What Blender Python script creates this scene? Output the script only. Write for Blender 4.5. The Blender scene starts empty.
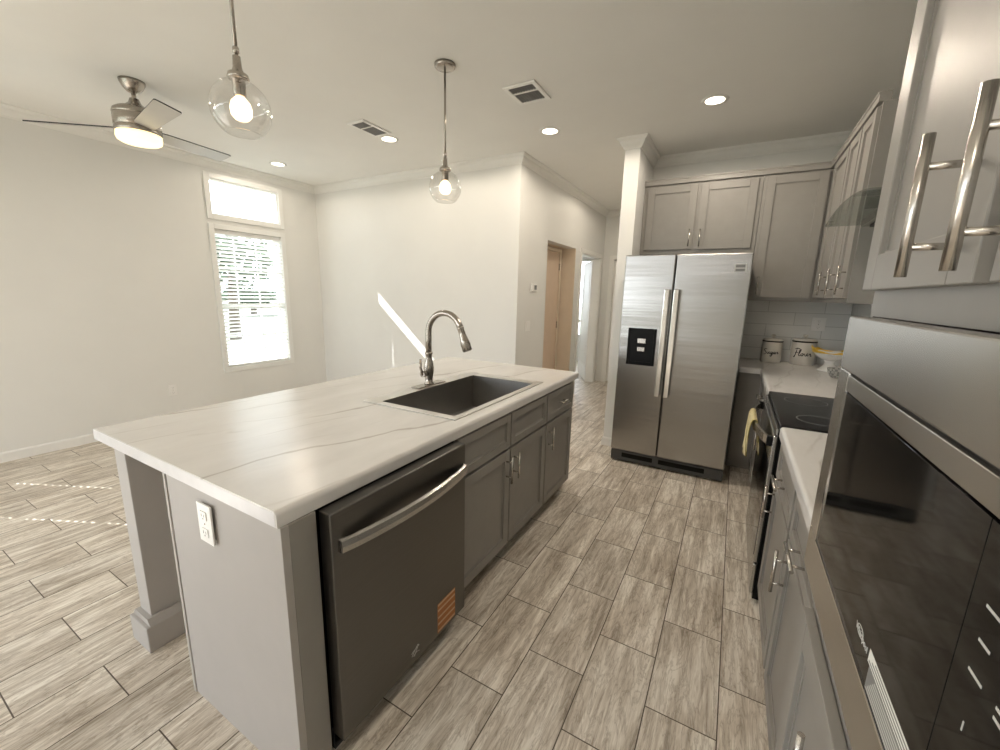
import bpy, bmesh, math, random
from mathutils import Vector, Matrix

# ------------------------------------------------------------------ camera, sky, sun, exposure
S = bpy.context.scene
COL = S.collection
YAW, PITCH, ROLL = math.radians(-29.4423), math.radians(-11.3142), math.radians(1.3541)
CAM_H, F_PX = 1.4734, 408.74
fw = Vector((math.sin(YAW)*math.cos(PITCH), math.cos(YAW)*math.cos(PITCH), math.sin(PITCH)))
r0 = fw.cross(Vector((0, 0, 1))).normalized(); u0 = r0.cross(fw)
rt = math.cos(ROLL)*r0 + math.sin(ROLL)*u0
up = -math.sin(ROLL)*r0 + math.cos(ROLL)*u0
cam_data = bpy.data.cameras.new('camera'); cam = bpy.data.objects.new('camera', cam_data); COL.objects.link(cam)
cam_data.sensor_width = 36.0; cam_data.lens = F_PX/1000*36.0; cam_data.clip_start = 0.02; cam_data.clip_end = 300
m = Matrix((rt, up, -fw)).transposed().to_4x4(); m.translation = Vector((0, 0, CAM_H)); cam.matrix_world = m
S.camera = cam

S.view_settings.view_transform = 'Standard'; S.view_settings.look = 'None'
S.view_settings.gamma = 1.0; S.view_settings.use_curve_mapping = False
S.view_settings.exposure = -0.38
S.cycles.max_bounces = 14; S.cycles.diffuse_bounces = 8; S.cycles.glossy_bounces = 6
S.cycles.transmission_bounces = 10; S.cycles.transparent_max_bounces = 16
S.cycles.caustics_reflective = False; S.cycles.caustics_refractive = False
S.cycles.sample_clamp_indirect = 8.0

world = bpy.data.worlds.new('sky'); S.world = world; world.use_nodes = True
wn = world.node_tree.nodes['Background']
SKY = 7.6
wn.inputs['Color'].default_value = (0.89, 0.945, 1.0, 1); wn.inputs['Strength'].default_value = SKY

def light(name, kind, loc, energy, color=(1, 1, 1), direction=None, **kw):
    d = bpy.data.lights.new(name, kind); d.energy = energy; d.color = color
    for k, v in kw.items(): setattr(d, k, v)
    o = bpy.data.objects.new(name, d); COL.objects.link(o); o.location = loc
    if direction is not None: o.rotation_euler = Vector(direction).to_track_quat('-Z', 'Y').to_euler()
    return o
light('sun', 'SUN', (-8, -4, 8), 21.0, (1.0, 0.975, 0.95), (2.0, 1.0, -1.714), angle=math.radians(0.2))

# ------------------------------------------------------------------ key dimensions (metres)
XW, YFAR, XHALL, YHALL, XSTUB0, XSTUB1, YSTUB = -5.144, 3.89, -2.01, 6.97, -1.007, -0.877, 3.93
YBACK, XRIGHT, YREAR, ZC, TOP = 4.575, 0.872, -3.2, 2.82, 0.914

# ------------------------------------------------------------------ materials
MATS = {}
def srgb(r, g, b):
    f = lambda c: (c/255/12.92) if c/255 <= .04045 else ((c/255+.055)/1.055)**2.4
    return (f(r), f(g), f(b), 1)
class NT:
    def __init__(s, name):
        s.m = bpy.data.materials.new(name); s.m.use_nodes = True; s.t = s.m.node_tree
        s.b = s.t.nodes['Principled BSDF']; MATS[name] = s.m
    def n(s, typ, **kw):
        x = s.t.nodes.new(typ)
        for k, v in kw.items():
            if k[0] == '_': x.inputs[k[1:].replace('_', ' ')].default_value = v
            else: setattr(x, k, v)
        return x
    def l(s, a, b): s.t.links.new(a, b)
    def math(s, op, a, b=None):
        x = s.t.nodes.new('ShaderNodeMath'); x.operation = op
        for i, v in enumerate((a, b)):
            if v is None: continue
            if isinstance(v, (int, float)): x.inputs[i].default_value = v
            else: s.l(v, x.inputs[i])
        return x.outputs[0]
    def pos(s): return s.n('ShaderNodeNewGeometry').outputs['Position']
    def mapping(s, scale=(1, 1, 1), rot=(0, 0, 0), src=None, loc=(0, 0, 0)):
        x = s.n('ShaderNodeMapping'); x.inputs['Scale'].default_value = scale; x.inputs['Rotation'].default_value = rot
        x.inputs['Location'].default_value = loc
        s.l(src if src is not None else s.pos(), x.inputs['Vector']); return x.outputs[0]
    def noise(s, vec, scale, detail=3, rough=.5, dist=0.0):
        x = s.n('ShaderNodeTexNoise', _Scale=scale, _Detail=detail, _Roughness=rough, _Distortion=dist); s.l(vec, x.inputs['Vector']); return x.outputs[0]
    def ramp(s, fac, stops):
        x = s.n('ShaderNodeValToRGB'); e = x.color_ramp.elements
        while len(e) < len(stops): e.new(.5)
        for i, (p, c) in enumerate(stops): e[i].position = p; e[i].color = c if len(c) == 4 else (*c, 1)
        s.l(fac, x.inputs[0]); return x.outputs[0]
    def bump(s, h, strength=.1, dist=.002):
        x = s.n('ShaderNodeBump', _Strength=strength, _Distance=dist); s.l(h, x.inputs['Height']); s.l(x.outputs[0], s.b.inputs['Normal'])
def paint(name, col, rough=.5, spec=.5, var=.03, scale=9.0, bump=0.0, bscale=180.0):
    a = NT(name); a.b.inputs['Roughness'].default_value = rough; a.b.inputs['Specular IOR Level'].default_value = spec
    nz = a.noise(a.mapping(), scale, 3)
    lo = tuple(c*(1-var) for c in col[:3]); hi = tuple(min(1, c*(1+var)) for c in col[:3])
    a.l(a.ramp(nz, [(.3, lo), (.7, hi)]), a.b.inputs['Base Color'])
    if bump: a.bump(a.noise(a.mapping(), bscale, 2), bump, .001)
    return a.m
def metal(name, col, rough=.28, stretch=(1, 1, 60), scale=8.0, var=.12, aniso=0.0, arot=0.0, wavy=0.0):
    a = NT(name); a.b.inputs['Metallic'].default_value = 1
    if aniso:
        a.b.inputs['Anisotropic'].default_value = aniso; a.b.inputs['Anisotropic Rotation'].default_value = arot
        tg = a.n('ShaderNodeTangent', direction_type='RADIAL', axis='Z'); a.l(tg.outputs[0], a.b.inputs['Tangent'])
    nz = a.noise(a.mapping(stretch), scale, 4, .6)
    lo = tuple(c*(1-var) for c in col[:3]); hi = tuple(min(1, c*(1+var)) for c in col[:3])
    a.l(a.ramp(nz, [(.3, lo), (.7, hi)]), a.b.inputs['Base Color'])
    if wavy: a.bump(a.noise(a.mapping((.35, .35, 7.0)), 1.0, 3, .5), wavy, .02)
    r = a.n('ShaderNodeMapRange', _To_Min=rough*.98, _To_Max=rough*1.02); a.l(nz, r.inputs[0]); a.l(r.outputs[0], a.b.inputs['Roughness'])
    return a.m
def emit(name, col, strength):
    a = NT(name); a.b.inputs['Base Color'].default_value = (*col, 1); a.b.inputs['Emission Color'].default_value = (*col, 1)
    a.b.inputs['Emission Strength'].default_value = strength; return a.m
def thin_glass(name, tint=(1, 1, 1), refl=.06, rough=.02, edge=.5):
    a = NT(name); t = a.t; out = t.nodes['Material Output']
    tr = a.n('ShaderNodeBsdfTransparent'); tr.inputs[0].default_value = (*tint, 1)
    gl = a.n('ShaderNodeBsdfGlossy', _Roughness=rough)
    lw = a.n('ShaderNodeLayerWeight', _Blend=.35)
    mr = a.n('ShaderNodeMapRange', _To_Min=refl, _To_Max=edge); a.l(lw.outputs['Facing'], mr.inputs[0])
    mx = a.n('ShaderNodeMixShader'); a.l(mr.outputs[0], mx.inputs[0]); a.l(tr.outputs[0], mx.inputs[1]); a.l(gl.outputs[0], mx.inputs[2])
    a.l(mx.outputs[0], out.inputs['Surface']); return a.m

M_WALL = paint('wall_paint', (.74, .735, .71), .55, .35, .012, 3, .06, 90)
M_CEIL = paint('ceiling_paint', (.80, .79, .76), .8, .2, .012, 3, .10, 60)
M_TRIM = paint('white_trim_paint', (.80, .79, .76), .4, .5, .01)
M_WINF = paint('window_vinyl', (.79, .79, .77), .35, .5, .01)
M_CAB = paint('grey_cabinet_paint', (.272, .258, .238), .42, .45, .03, 14)
M_PANEL = paint('grey_end_panel', (.40, .378, .36), .5, .4, .02, 10)
M_TAN = paint('tan_door_paint', (.66, .52, .40), .5, .4, .02)
M_TANWALL = paint('beige_alcove_paint', (.68, .58, .46), .5, .4, .02)
M_WPLAST = paint('white_plastic', (.82, .81, .79), .35, .5, .01)
M_GPLAST = paint('grey_plastic', (.20, .20, .20), .45, .5, .02)
M_BLACK = paint('black_plastic', (.005, .005, .005), .4, .16, .05)
M_GRILLE = paint('dark_grille_plastic', (.07, .07, .072), .45, .4, .02)
M_DARK = paint('dark_grey', (.03, .03, .032), .55, .4, .05)  # plain dark grey for parts; in the ceiling vents it paints duct shade
M_STEEL = metal('brushed_steel', (.41, .40, .385), .27, (400, 400, 2.0), 4, .02, .6, 0.0, .22)
M_STEELH = metal('brushed_steel_horizontal', (.50, .49, .47), .27, (.6, .6, 150), 3, .006, .5, .25)
M_SLATE = metal('slate_steel', (.175, .168, .157), .36, (1, 1, 70), 6, .05)
M_NICK = metal('satin_nickel', (.60, .57, .53), .26, (6, 6, 6), 20, .05)
M_FAUC = metal('faucet_nickel', (.40, .365, .325), .24, (6, 6, 6), 20, .05)
M_SINK = metal('sink_steel', (.36, .35, .335), .36, (60, 1, 1), 6, .06)
M_SINKRIM = metal('sink_rim_steel', (.66, .645, .62), .3, (60, 1, 1), 6, .05)
M_CHROME = metal('polished_steel', (.75, .74, .72), .12, (1, 1, 1), 5, .02)
M_GLASS = thin_glass('window_glass', (.97, .99, .99), .03, .0, .25)
M_GLOBE = thin_glass('clear_globe_glass', (.97, .965, .955), .035, .03, .62)
M_HOODGL = thin_glass('hood_glass', (.80, .84, .82), .09, .03, .55)
M_BULB = emit('warm_bulb', (1.0, .74, .48), 4.5)
M_CAN = emit('recessed_lens', (1.0, .86, .66), 9.0)
M_FANL = emit('fan_lamp_lens', (1.0, .84, .50), 1.9)
a = NT('black_glass'); a.b.inputs['Base Color'].default_value = (.006, .006, .006, 1); a.b.inputs['Roughness'].default_value = .05
a.b.inputs['Specular IOR Level'].default_value = .12
a.l(a.ramp(a.noise(a.mapping(), 4), [(.3, (.005, .005, .005)), (.7, (.008, .008, .008))]), a.b.inputs['Base Color']); M_BGLASS = a.m
M_COOK = paint('cooktop_glass', (.012, .012, .013), .16, .5, .1, 30)
M_PRINT = paint('pale_print', (.55, .55, .53), .5, .3, .02)
M_PAPER = paint('white_paper', (.8, .8, .77), .6, .3, .02)
M_ORANGE = paint('orange_sticker', (.42, .16, .05), .5, .4, .06, 40)
M_CREAM = paint('cream_stripe', (.62, .42, .25), .5, .4, .03)
M_CER = paint('cream_ceramic', (.62, .59, .53), .35, .5, .03, 20)
M_CERW = paint('white_ceramic', (.80, .79, .76), .2, .5, .01)
M_YEL = paint('yellow_glaze', (.80, .52, .06), .35, .5, .08, 25)
M_INK = paint('black_ink', (.02, .018, .016), .5, .3, .05)
a = NT('yellow_towel_cloth'); a.b.inputs['Roughness'].default_value = .95
wv = a.n('ShaderNodeTexWave', _Scale=14.0, _Distortion=1.0); wv.bands_direction = 'Y'; a.l(a.pos(), wv.inputs['Vector'])
a.l(a.ramp(wv.outputs[1], [(.25, srgb(150, 135, 80)), (.5, srgb(224, 208, 140)), (.8, srgb(235, 226, 190))]), a.b.inputs['Base Color']); M_TOWEL = a.m
a = NT('grey_patterned_glaze'); wv = a.n('ShaderNodeTexChecker', _Scale=60.0); a.l(a.pos(), wv.inputs['Vector'])
wv.inputs['Color1'].default_value = (.18, .18, .17, 1); wv.inputs['Color2'].default_value = (.38, .37, .34, 1); a.l(wv.outputs[0], a.b.inputs['Base Color']); M_GREYCUP = a.m
M_FANBLADE = paint('silver_fan_blade', (.50, .48, .45), .35, .6, .03)

# marble laminate
a = NT('marble_laminate'); a.b.inputs['Roughness'].default_value = .24; a.b.inputs['Specular IOR Level'].default_value = .5
p = a.mapping((1.6, .55, 1.6), (0, 0, math.radians(14)))
warp = a.noise(p, 1.7, 4, .5); sep = a.n('ShaderNodeSeparateXYZ'); a.l(a.mapping((1, 1, 1), (0, 0, math.radians(14))), sep.inputs[0])
def vein(freq, amp, width, off):
    v = a.math('ADD', a.math('MULTIPLY', sep.outputs[0], freq), a.math('MULTIPLY', warp, amp))
    fr = a.math('FRACT', a.math('ADD', v, off)); d = a.math('ABSOLUTE', a.math('SUBTRACT', fr, .5))
    x = a.n('ShaderNodeMapRange', _From_Min=0.0, _From_Max=width, _To_Min=1.0, _To_Max=0.0); a.l(d, x.inputs[0]); return x.outputs[0]
mask = a.noise(a.mapping((2, 2, 2)), 1.3, 2)
v1 = a.math('MULTIPLY', vein(2.3, .9, .028, .22), a.ramp(mask, [(.42, (0, 0, 0)), (.62, (1, 1, 1))]))
v2 = a.math('MULTIPLY', vein(5.1, 1.6, .045, .37), a.ramp(mask, [(.35, (.5, .5, .5)), (.6, (0, 0, 0))]))
cloud = a.noise(p, 2.6, 5, .6)
mx = a.n('ShaderNodeMix', data_type='RGBA'); mx.inputs[7].default_value = (.36, .325, .29, 1)
a.l(a.ramp(cloud, [(.3, (.64, .625, .61)), (.55, (.73, .715, .70)), (.75, (.78, .77, .755))]), mx.inputs[6])
a.l(a.math('MINIMUM', a.math('MULTIPLY', a.math('ADD', v1, v2), .75), 1.0), mx.inputs[0]); a.l(mx.outputs[2], a.b.inputs['Base Color']); M_MARB = a.m

# travertine-look plank tile floor (rows along y, half-bond)
a = NT('travertine_tile'); sp = a.n('ShaderNodeSeparateXYZ'); a.l(a.pos(), sp.inputs[0])
cb = a.n('ShaderNodeCombineXYZ'); a.l(a.math('ADD', sp.outputs[1], .467*20 - 1.352 + .2335), cb.inputs[0]); a.l(a.math('ADD', sp.outputs[0], .2345*40 + .12), cb.inputs[1])
bk = a.n('ShaderNodeTexBrick', _Scale=1.0, _Mortar_Size=.0022, _Mortar_Smooth=.1, _Bias=0.0, _Brick_Width=.467, _Row_Height=.2345)
bk.offset = .5; bk.offset_frequency = 2; bk.inputs['Color1'].default_value = (0, 0, 0, 1); bk.inputs['Color2'].default_value = (1, 1, 1, 1); bk.inputs['Mortar'].default_value = (.5, .5, .5, 1)
a.l(cb.outputs[0], bk.inputs['Vector']); tile = a.math('MULTIPLY', bk.outputs['Color'], 1.0)
def tnoise(sc, w, detail, rough, dist, scale):
    x = a.n('ShaderNodeTexNoise', noise_dimensions='4D', _Scale=scale, _Detail=detail, _Roughness=rough, _Distortion=dist)
    a.l(a.mapping(sc), x.inputs['Vector']); a.l(a.math('MULTIPLY', tile, w), x.inputs['W']); return x.outputs[0]
st = tnoise((8, .75, 1), 17.0, 7, .64, 1.5, 2.2)
st2 = tnoise((26, 2.0, 1), 31.0, 7, .70, 1.4, 3.2)
bl = tnoise((3, 1.1, 1), 11.0, 3, .5, .5, 2.0)
sum_ = a.math('ADD', a.math('ADD', a.math('MULTIPLY', st, .58), a.math('MULTIPLY', st2, .32)), a.math('MULTIPLY', bl, .25))
rc = a.ramp(sum_, [(.44, srgb(152, 139, 125)), (.52, srgb(190, 179, 165)), (.57, srgb(207, 197, 184)), (.66, srgb(238, 232, 222))])
vn = tnoise((6, 1.2, 1), 23.0, 5, .6, 3.0, 2.4)
vr = a.ramp(a.math('ABSOLUTE', a.math('SUBTRACT', vn, .5)), [(0.0, (.70, .67, .64)), (.018, (.86, .85, .84)), (.045, (1, 1, 1))])
tv = a.n('ShaderNodeMapRange', _To_Min=.92, _To_Max=1.06); a.l(tile, tv.inputs[0])
mm = a.n('ShaderNodeMix', data_type='RGBA', blend_type='MULTIPLY'); mm.inputs[0].default_value = 1; mv = a.n('ShaderNodeMix', data_type='RGBA', blend_type='MULTIPLY'); mv.inputs[0].default_value = 1; a.l(rc, mv.inputs[6]); a.l(vr, mv.inputs[7]); a.l(mv.outputs[2], mm.inputs[6]); a.l(tv.outputs[0], mm.inputs[7])
mg = a.n('ShaderNodeMix', data_type='RGBA'); a.l(bk.outputs['Fac'], mg.inputs[0]); a.l(mm.outputs[2], mg.inputs[6]); mg.inputs[7].default_value = srgb(84, 72, 60)
a.l(mg.outputs[2], a.b.inputs['Base Color']); a.b.inputs['Roughness'].default_value = .42; a.b.inputs['Specular IOR Level'].default_value = .4
a.bump(a.math('ADD', a.math('MULTIPLY', a.math('SUBTRACT', 1.0, bk.outputs['Fac']), 1.0), a.math('MULTIPLY', st2, .12)), .5, .0015); M_FLOOR = a.m

# white long backsplash tile
a = NT('white_backsplash_tile'); sp = a.n('ShaderNodeSeparateXYZ'); a.l(a.pos(), sp.inputs[0])
cb = a.n('ShaderNodeCombineXYZ'); a.l(a.math('ADD', sp.outputs[0], sp.outputs[1]), cb.inputs[0]); a.l(a.math('SUBTRACT', sp.outputs[2], TOP), cb.inputs[1])
bk = a.n('ShaderNodeTexBrick', _Scale=1.0, _Mortar_Size=.003, _Brick_Width=.42, _Row_Height=.112); a.l(cb.outputs[0], bk.inputs['Vector'])
bk.inputs['Color1'].default_value = (.70, .70, .68, 1); bk.inputs['Color2'].default_value = (.74, .74, .72, 1); bk.inputs['Mortar'].default_value = (.52, .52, .50, 1)
a.l(bk.outputs['Color'], a.b.inputs['Base Color']); a.b.inputs['Roughness'].default_value = .25; M_SPLASH = a.m
M_GRASS = paint('lawn_grass', (.19, .20, .17), .9, .1, .35, 6)
M_LEAF = paint('tree_leaves', (.06, .10, .06), .8, .2, .4, 5)
M_BARK = paint('tree_bark', (.10, .08, .06), .9, .1, .3, 8)
M_SOFF = paint('soffit_paint', (.75, .74, .70), .6, .3, .02)

# ------------------------------------------------------------------ mesh helpers
class MB:
    def __init__(s, M=None): s.bm = bmesh.new(); s.M = M or Matrix.Identity(4)
    def _fin(s, verts, smooth=False):
        vs = set(verts)
        bmesh.ops.transform(s.bm, matrix=s.M, verts=list(vs))
        if smooth:
            for v in vs:
                for f in v.link_faces: f.smooth = True
        return s
    def box(s, x0, x1, y0, y1, z0, z1, bev=0.0, seg=2):
        x0, x1 = min(x0, x1), max(x0, x1); y0, y1 = min(y0, y1), max(y0, y1); z0, z1 = min(z0, z1), max(z0, z1)
        t = bmesh.new(); bmesh.ops.create_cube(t, size=1)
        for v in t.verts: v.co = Vector((x0 if v.co.x < 0 else x1, y0 if v.co.y < 0 else y1, z0 if v.co.z < 0 else z1))
        if bev > 0:
            bev = min(bev, .45*min(x1-x0, y1-y0, z1-z0))
            bmesh.ops.bevel(t, geom=t.edges[:], offset=bev, segments=seg, profile=.5, affect='EDGES')
        return s._merge(t)
    def _merge(s, t, smooth=False):
        mp = {}
        for v in t.verts: mp[v] = s.bm.verts.new(s.M @ v.co)
        for f in t.faces:
            try: nf = s.bm.faces.new([mp[v] for v in f.verts]); nf.smooth = smooth or f.smooth
            except ValueError: pass
        t.free(); return s
    def poly(s, pts, faces, smooth=False):
        vs = [s.bm.verts.new(s.M @ Vector(p)) for p in pts]
        for f in faces:
            try: nf = s.bm.faces.new([vs[i] for i in f]); nf.smooth = smooth
            except ValueError: pass
        return s
    def prism(s, poly, axis, a0, a1):
        n = len(poly); P = []
        for a_ in (a0, a1):
            for (u, v) in poly: P.append({'x': (a_, u, v), 'y': (u, a_, v), 'z': (u, v, a_)}[axis])
        F = [tuple(range(n)), tuple(range(2*n-1, n-1, -1))] + [(i, (i+1) % n, n+(i+1) % n, n+i) for i in range(n)]
        return s.poly(P, F)
    def tube(s, pts, r, seg=12, cap=True, flat=None):
        pts = [Vector(p) for p in pts]; n = len(pts)
        rs = r if isinstance(r, (list, tuple)) else [r]*n
        tg = [(pts[min(i+1, n-1)]-pts[max(i-1, 0)]).normalized() for i in range(n)]
        ref = Vector((0, 0, 1)) if abs(tg[0].z) < .9 else Vector((1, 0, 0))
        nrm = (ref - tg[0]*ref.dot(tg[0])).normalized(); P = []
        for i in range(n):
            nrm = (nrm - tg[i]*nrm.dot(tg[i])).normalized(); b = tg[i].cross(nrm)
            for k in range(seg):
                an = 2*math.pi*k/seg; P.append(pts[i] + rs[i]*(math.cos(an)*nrm + math.sin(an)*b))
        F = [(i*seg+k, i*seg+(k+1) % seg, (i+1)*seg+(k+1) % seg, (i+1)*seg+k) for i in range(n-1) for k in range(seg)]
        s.poly(P, F, True)
        if cap:
            for i in (0, n-1): s.poly([P[i*seg+k] for k in range(seg)], [tuple(range(seg))])
        return s
    def lathe(s, prof, c=(0, 0, 0), seg=40, cap=True):
        c = Vector(c); P = []; n = len(prof)
        for (r, z) in prof:
            for k in range(seg):
                an = 2*math.pi*k/seg; P.append(c + Vector((r*math.cos(an), r*math.sin(an), z)))
        F = [(i*seg+k, i*seg+(k+1) % seg, (i+1)*seg+(k+1) % seg, (i+1)*seg+k) for i in range(n-1) for k in range(seg)]
        s.poly(P, F, True)
        if cap:
            for i in (0, n-1):
                if prof[i][0] > 1e-4: s.poly([P[i*seg+k] for k in range(seg)], [tuple(range(seg))])
        return s
    def molding(s, path, prof):
        n = len(path); P = []; d = []
        for i in range(n-1):
            e = Vector(path[i+1])-Vector(path[i]); e.normalize(); d.append(Vector((e.y, -e.x)))
        for i in range(n):
            if i == 0: o = d[0]
            elif i == n-1: o = d[-1]
            else: o = (d[i-1]+d[i])/(1+d[i-1].dot(d[i]))
            for (off, z) in prof: P.append((path[i][0]+o.x*off, path[i][1]+o.y*off, z))
        k = len(prof)
        F = [(i*k+j, i*k+(j+1) % k, (i+1)*k+(j+1) % k, (i+1)*k+j) for i in range(n-1) for j in range(k)]
        F += [tuple(range(k)), tuple(range((n-1)*k, n*k))]
        return s.poly(P, F)
    def build(s, name, mat, parent=None, loc=None):
        bm = s.bm
        bmesh.ops.remove_doubles(bm, verts=bm.verts, dist=1e-6)
        bmesh.ops.recalc_face_normals(bm, faces=bm.faces)
        if parent is None and loc is None and len(bm.verts):
            xs = [v.co for v in bm.verts]
            loc = (sum(v.x for v in xs)/len(xs), sum(v.y for v in xs)/len(xs), min(v.z for v in xs))
        base = Vector(parent_world(parent)) if parent else Vector(loc)
        bmesh.ops.translate(bm, vec=-base, verts=bm.verts)
        me = bpy.data.meshes.new(name); bm.to_mesh(me); bm.free(); me.materials.append(mat)
        o = bpy.data.objects.new(name, me); COL.objects.link(o)
        if parent: o.parent = parent
        else: o.location = base
        return o
def parent_world(p):
    v = Vector((0, 0, 0))
    while p is not None: v += p.location; p = p.parent
    return v
def tag(o, label, cat, group=None, kind=None):
    o['label'] = label; o['category'] = cat
    if group: o['group'] = group
    if kind: o['kind'] = kind
    return o
def thing(name, loc, label, cat, group=None, kind=None):
    o = bpy.data.objects.new(name, None); o.empty_display_size = .1; COL.objects.link(o); o.location = loc
    return tag(o, label, cat, group, kind)
def struct(mb, name, mat, label, cat): return tag(mb.build(name, mat), label, cat, None, 'structure')
def text_mb(txt, size, M, depth=.0006):
    cu = bpy.data.curves.new('txt', 'FONT'); cu.body = txt; cu.size = size; cu.extrude = depth; cu.align_x = 'CENTER'; cu.align_y = 'CENTER'
    ob = bpy.data.objects.new('txt', cu); COL.objects.link(ob)
    me = bpy.data.meshes.new_from_object(ob); bpy.data.objects.remove(ob); bpy.data.curves.remove(cu)
    b = MB(); b.bm.from_mesh(me); bmesh.ops.transform(b.bm, matrix=M, verts=b.bm.verts); bpy.data.meshes.remove(me)
    return b
def frame(o, ux, vx, wx):   # matrix: local x->ux, y->vx, z->wx at o
    M = Matrix((ux, vx, wx)).transposed().to_4x4(); M.translation = Vector(o); return M
X, Y, Z = Vector((1, 0, 0)), Vector((0, 1, 0)), Vector((0, 0, 1))
def spline(pts, n=8):
    P = [Vector(p) for p in pts]; out = []
    for i in range(len(P)-1):
        p0, p1, p2, p3 = P[max(i-1, 0)], P[i], P[i+1], P[min(i+2, len(P)-1)]
        for k in range(n):
            t = k/n; out.append(.5*((2*p1)+(p2-p0)*t+(2*p0-5*p1+4*p2-p3)*t*t+(3*p1-p0-3*p2+p3)*t**3))
    out.append(P[-1]); return out

# ------------------------------------------------------------------ room shell
WT = .14
def wall_with_holes(axis, c0, c1, a0, a1, holes, z0=0, z1=ZC):
    """solid wall between c0..c1 (thickness) along a0..a1 with rectangular holes (a,b,zlo,zhi)"""
    mb = MB(); cuts = sorted(set([a0, a1]+[h[0] for h in holes]+[h[1] for h in holes]))
    for i in range(len(cuts)-1):
        s, e = cuts[i], cuts[i+1]; mid = (s+e)/2
        hs = sorted([(h[2], h[3]) for h in holes if h[0] < mid < h[1]]); z = z0
        for lo, hi in hs+[(z1, z1)]:
            if lo > z+1e-4:
                if axis == 'y': mb.box(c0, c1, s, e, z, lo)
                else: mb.box(s, e, c0, c1, z, lo)
            z = hi
    return mb
W1 = (2.560, 3.338); ZL0, ZL1, ZT0, ZT1 = .534, 2.104, 2.260, 2.634
W2 = (W1[0]-2.85, W1[1]-2.85)
struct(MB().box(-5.3, 1.05, YREAR-.2, 9.2, -.10, 0), 'floor', M_FLOOR, 'beige striated stone-look plank tile floor of the whole room', 'floor')
struct(MB().box(-5.3, 1.05, YREAR-.2, 9.2, ZC, ZC+.12), 'ceiling', M_CEIL, 'flat off-white ceiling over kitchen and living room', 'ceiling')
struct(wall_with_holes('y', XW-WT, XW, YREAR-WT, YFAR+WT, [(*W1, ZL0, ZL1), (*W1, ZT0, ZT1), (*W2, ZL0, ZL1), (-2.9, -1.2, .3, 2.25)]), 'wall_left', M_WALL, 'long off-white living room wall on the left holding the window', 'wall')  # last hole is an unseen opening added so its sun patch brightens the ceiling
struct(MB().box(XW, XHALL-.12, YFAR, YFAR+WT, 0, ZC), 'wall_far', M_WALL, 'off-white far wall crossed by the slanting sun streak', 'wall')
H1 = (4.63, 5.615, 0, 2.10); H2 = (5.86, 6.80, 0, 2.07)
struct(wall_with_holes('y', XHALL-.12, XHALL, YFAR, 9.0, [H1, H2]), 'wall_hall', M_WALL, 'hallway side wall with thermostat and door openings', 'wall')
DE = (-1.84, -1.08, 0, 2.06)
struct(wall_with_holes('x', YHALL, YHALL+.12, XHALL, XSTUB0, [DE]), 'wall_hallend', M_WALL, 'wall closing the far end of the hallway', 'wall')
struct(MB().box(XSTUB0, XSTUB1, YSTUB, 9.0, 0, ZC), 'wall_stub', M_WALL, 'narrow white wall end standing left of the refrigerator', 'wall')
struct(MB().box(XSTUB1, XRIGHT+WT, YBACK, YBACK+WT, 0, ZC), 'wall_back', M_WALL, 'cream kitchen wall behind refrigerator and canisters', 'wall')
struct(MB().box(XRIGHT, XRIGHT+WT, YREAR-WT, YBACK, 0, ZC), 'wall_right', M_WALL, 'kitchen wall on the right behind range and hood', 'wall')
RD = (-4.95, -1.95, 0, 2.25); RW = (-1.7, -.1, 2.28, 2.46)  # unseen openings sized for daylight; high slot added for the refrigerator's bright band
struct(wall_with_holes('x', YREAR-WT, YREAR, XW, XRIGHT, [RD, RW]), 'wall_rear', M_WALL, 'rear wall behind the viewer with unseen openings sized for daylight', 'wall')
# rooms seen through hallway openings
struct(MB().box(-2.36, -2.25, 4.4, 5.9, 0, ZC).box(-2.25, XHALL-.12, 4.48, 4.6, 0, ZC).box(-2.25, XHALL-.001, 5.60, 5.6145, 0, 2.099).box(-2.25, XHALL-.12, 5.615, 5.72, 0, ZC).box(-2.25, XHALL-.121, 4.6, 5.6, 2.101, ZC), 'wall_alcove', M_TANWALL, 'beige walls of the recess in the hallway', 'wall')
struct(wall_with_holes('x', 8.9, 9.0, -5.2, XHALL-.12, [(-4.6, -2.6, .6, 2.2)]), 'wall_bedroom', M_WALL, 'far wall of the bright room off the hallway', 'wall')
struct(MB().box(-5.3, -5.2, 5.72, 9.0, 0, ZC).box(-5.2, -2.62, 5.66, 5.76, 0, ZC), 'wall_bedroomside', M_WALL, 'side walls of the bright room off the hallway', 'wall')
struct(MB().box(XHALL, XSTUB0, 8.4, 8.5, 0, ZC), 'wall_closet', M_WALL, 'wall of the room beyond the hallway end door', 'wall')

# crown moulding and baseboards
CROWN = [(0, 2.733), (.010, 2.733), (.014, 2.745), (.026, 2.757), (.038, 2.778), (.043, 2.794), (.056, 2.801), (.064, 2.811), (.064, ZC), (0, ZC)]
struct(MB().molding([(XW, YREAR), (XW, YFAR), (XHALL, YFAR), (XHALL, YHALL), (XSTUB0, YHALL), (XSTUB0, YSTUB), (XSTUB1, YSTUB), (XSTUB1, YBACK), (XRIGHT, YBACK), (XRIGHT, 2.8)], CROWN), 'trim_1', M_TRIM, 'white crown moulding running round the top of the walls', 'crown moulding')
BB = [(0, 0), (.014, 0), (.014, .072), (.008, .084), (0, .084)]
struct(MB().molding([(XW, YREAR), (XW, YFAR), ], BB), 'baseboard_left', M_TRIM, 'white baseboard along the left living room wall', 'baseboard')
struct(MB().molding([(XW+.015, YFAR), (XHALL, YFAR), (XHALL, H1[0])], BB), 'baseboard_far', M_TRIM, 'white baseboard along far wall into the hallway', 'baseboard')
struct(MB().molding([(XSTUB0, YHALL-.02), (XSTUB0, YSTUB), (XSTUB1, YSTUB), (XSTUB1, YSTUB+.1)], BB), 'baseboard_stub', M_TRIM, 'white baseboard wrapping the wall end by refrigerator', 'baseboard')

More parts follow.
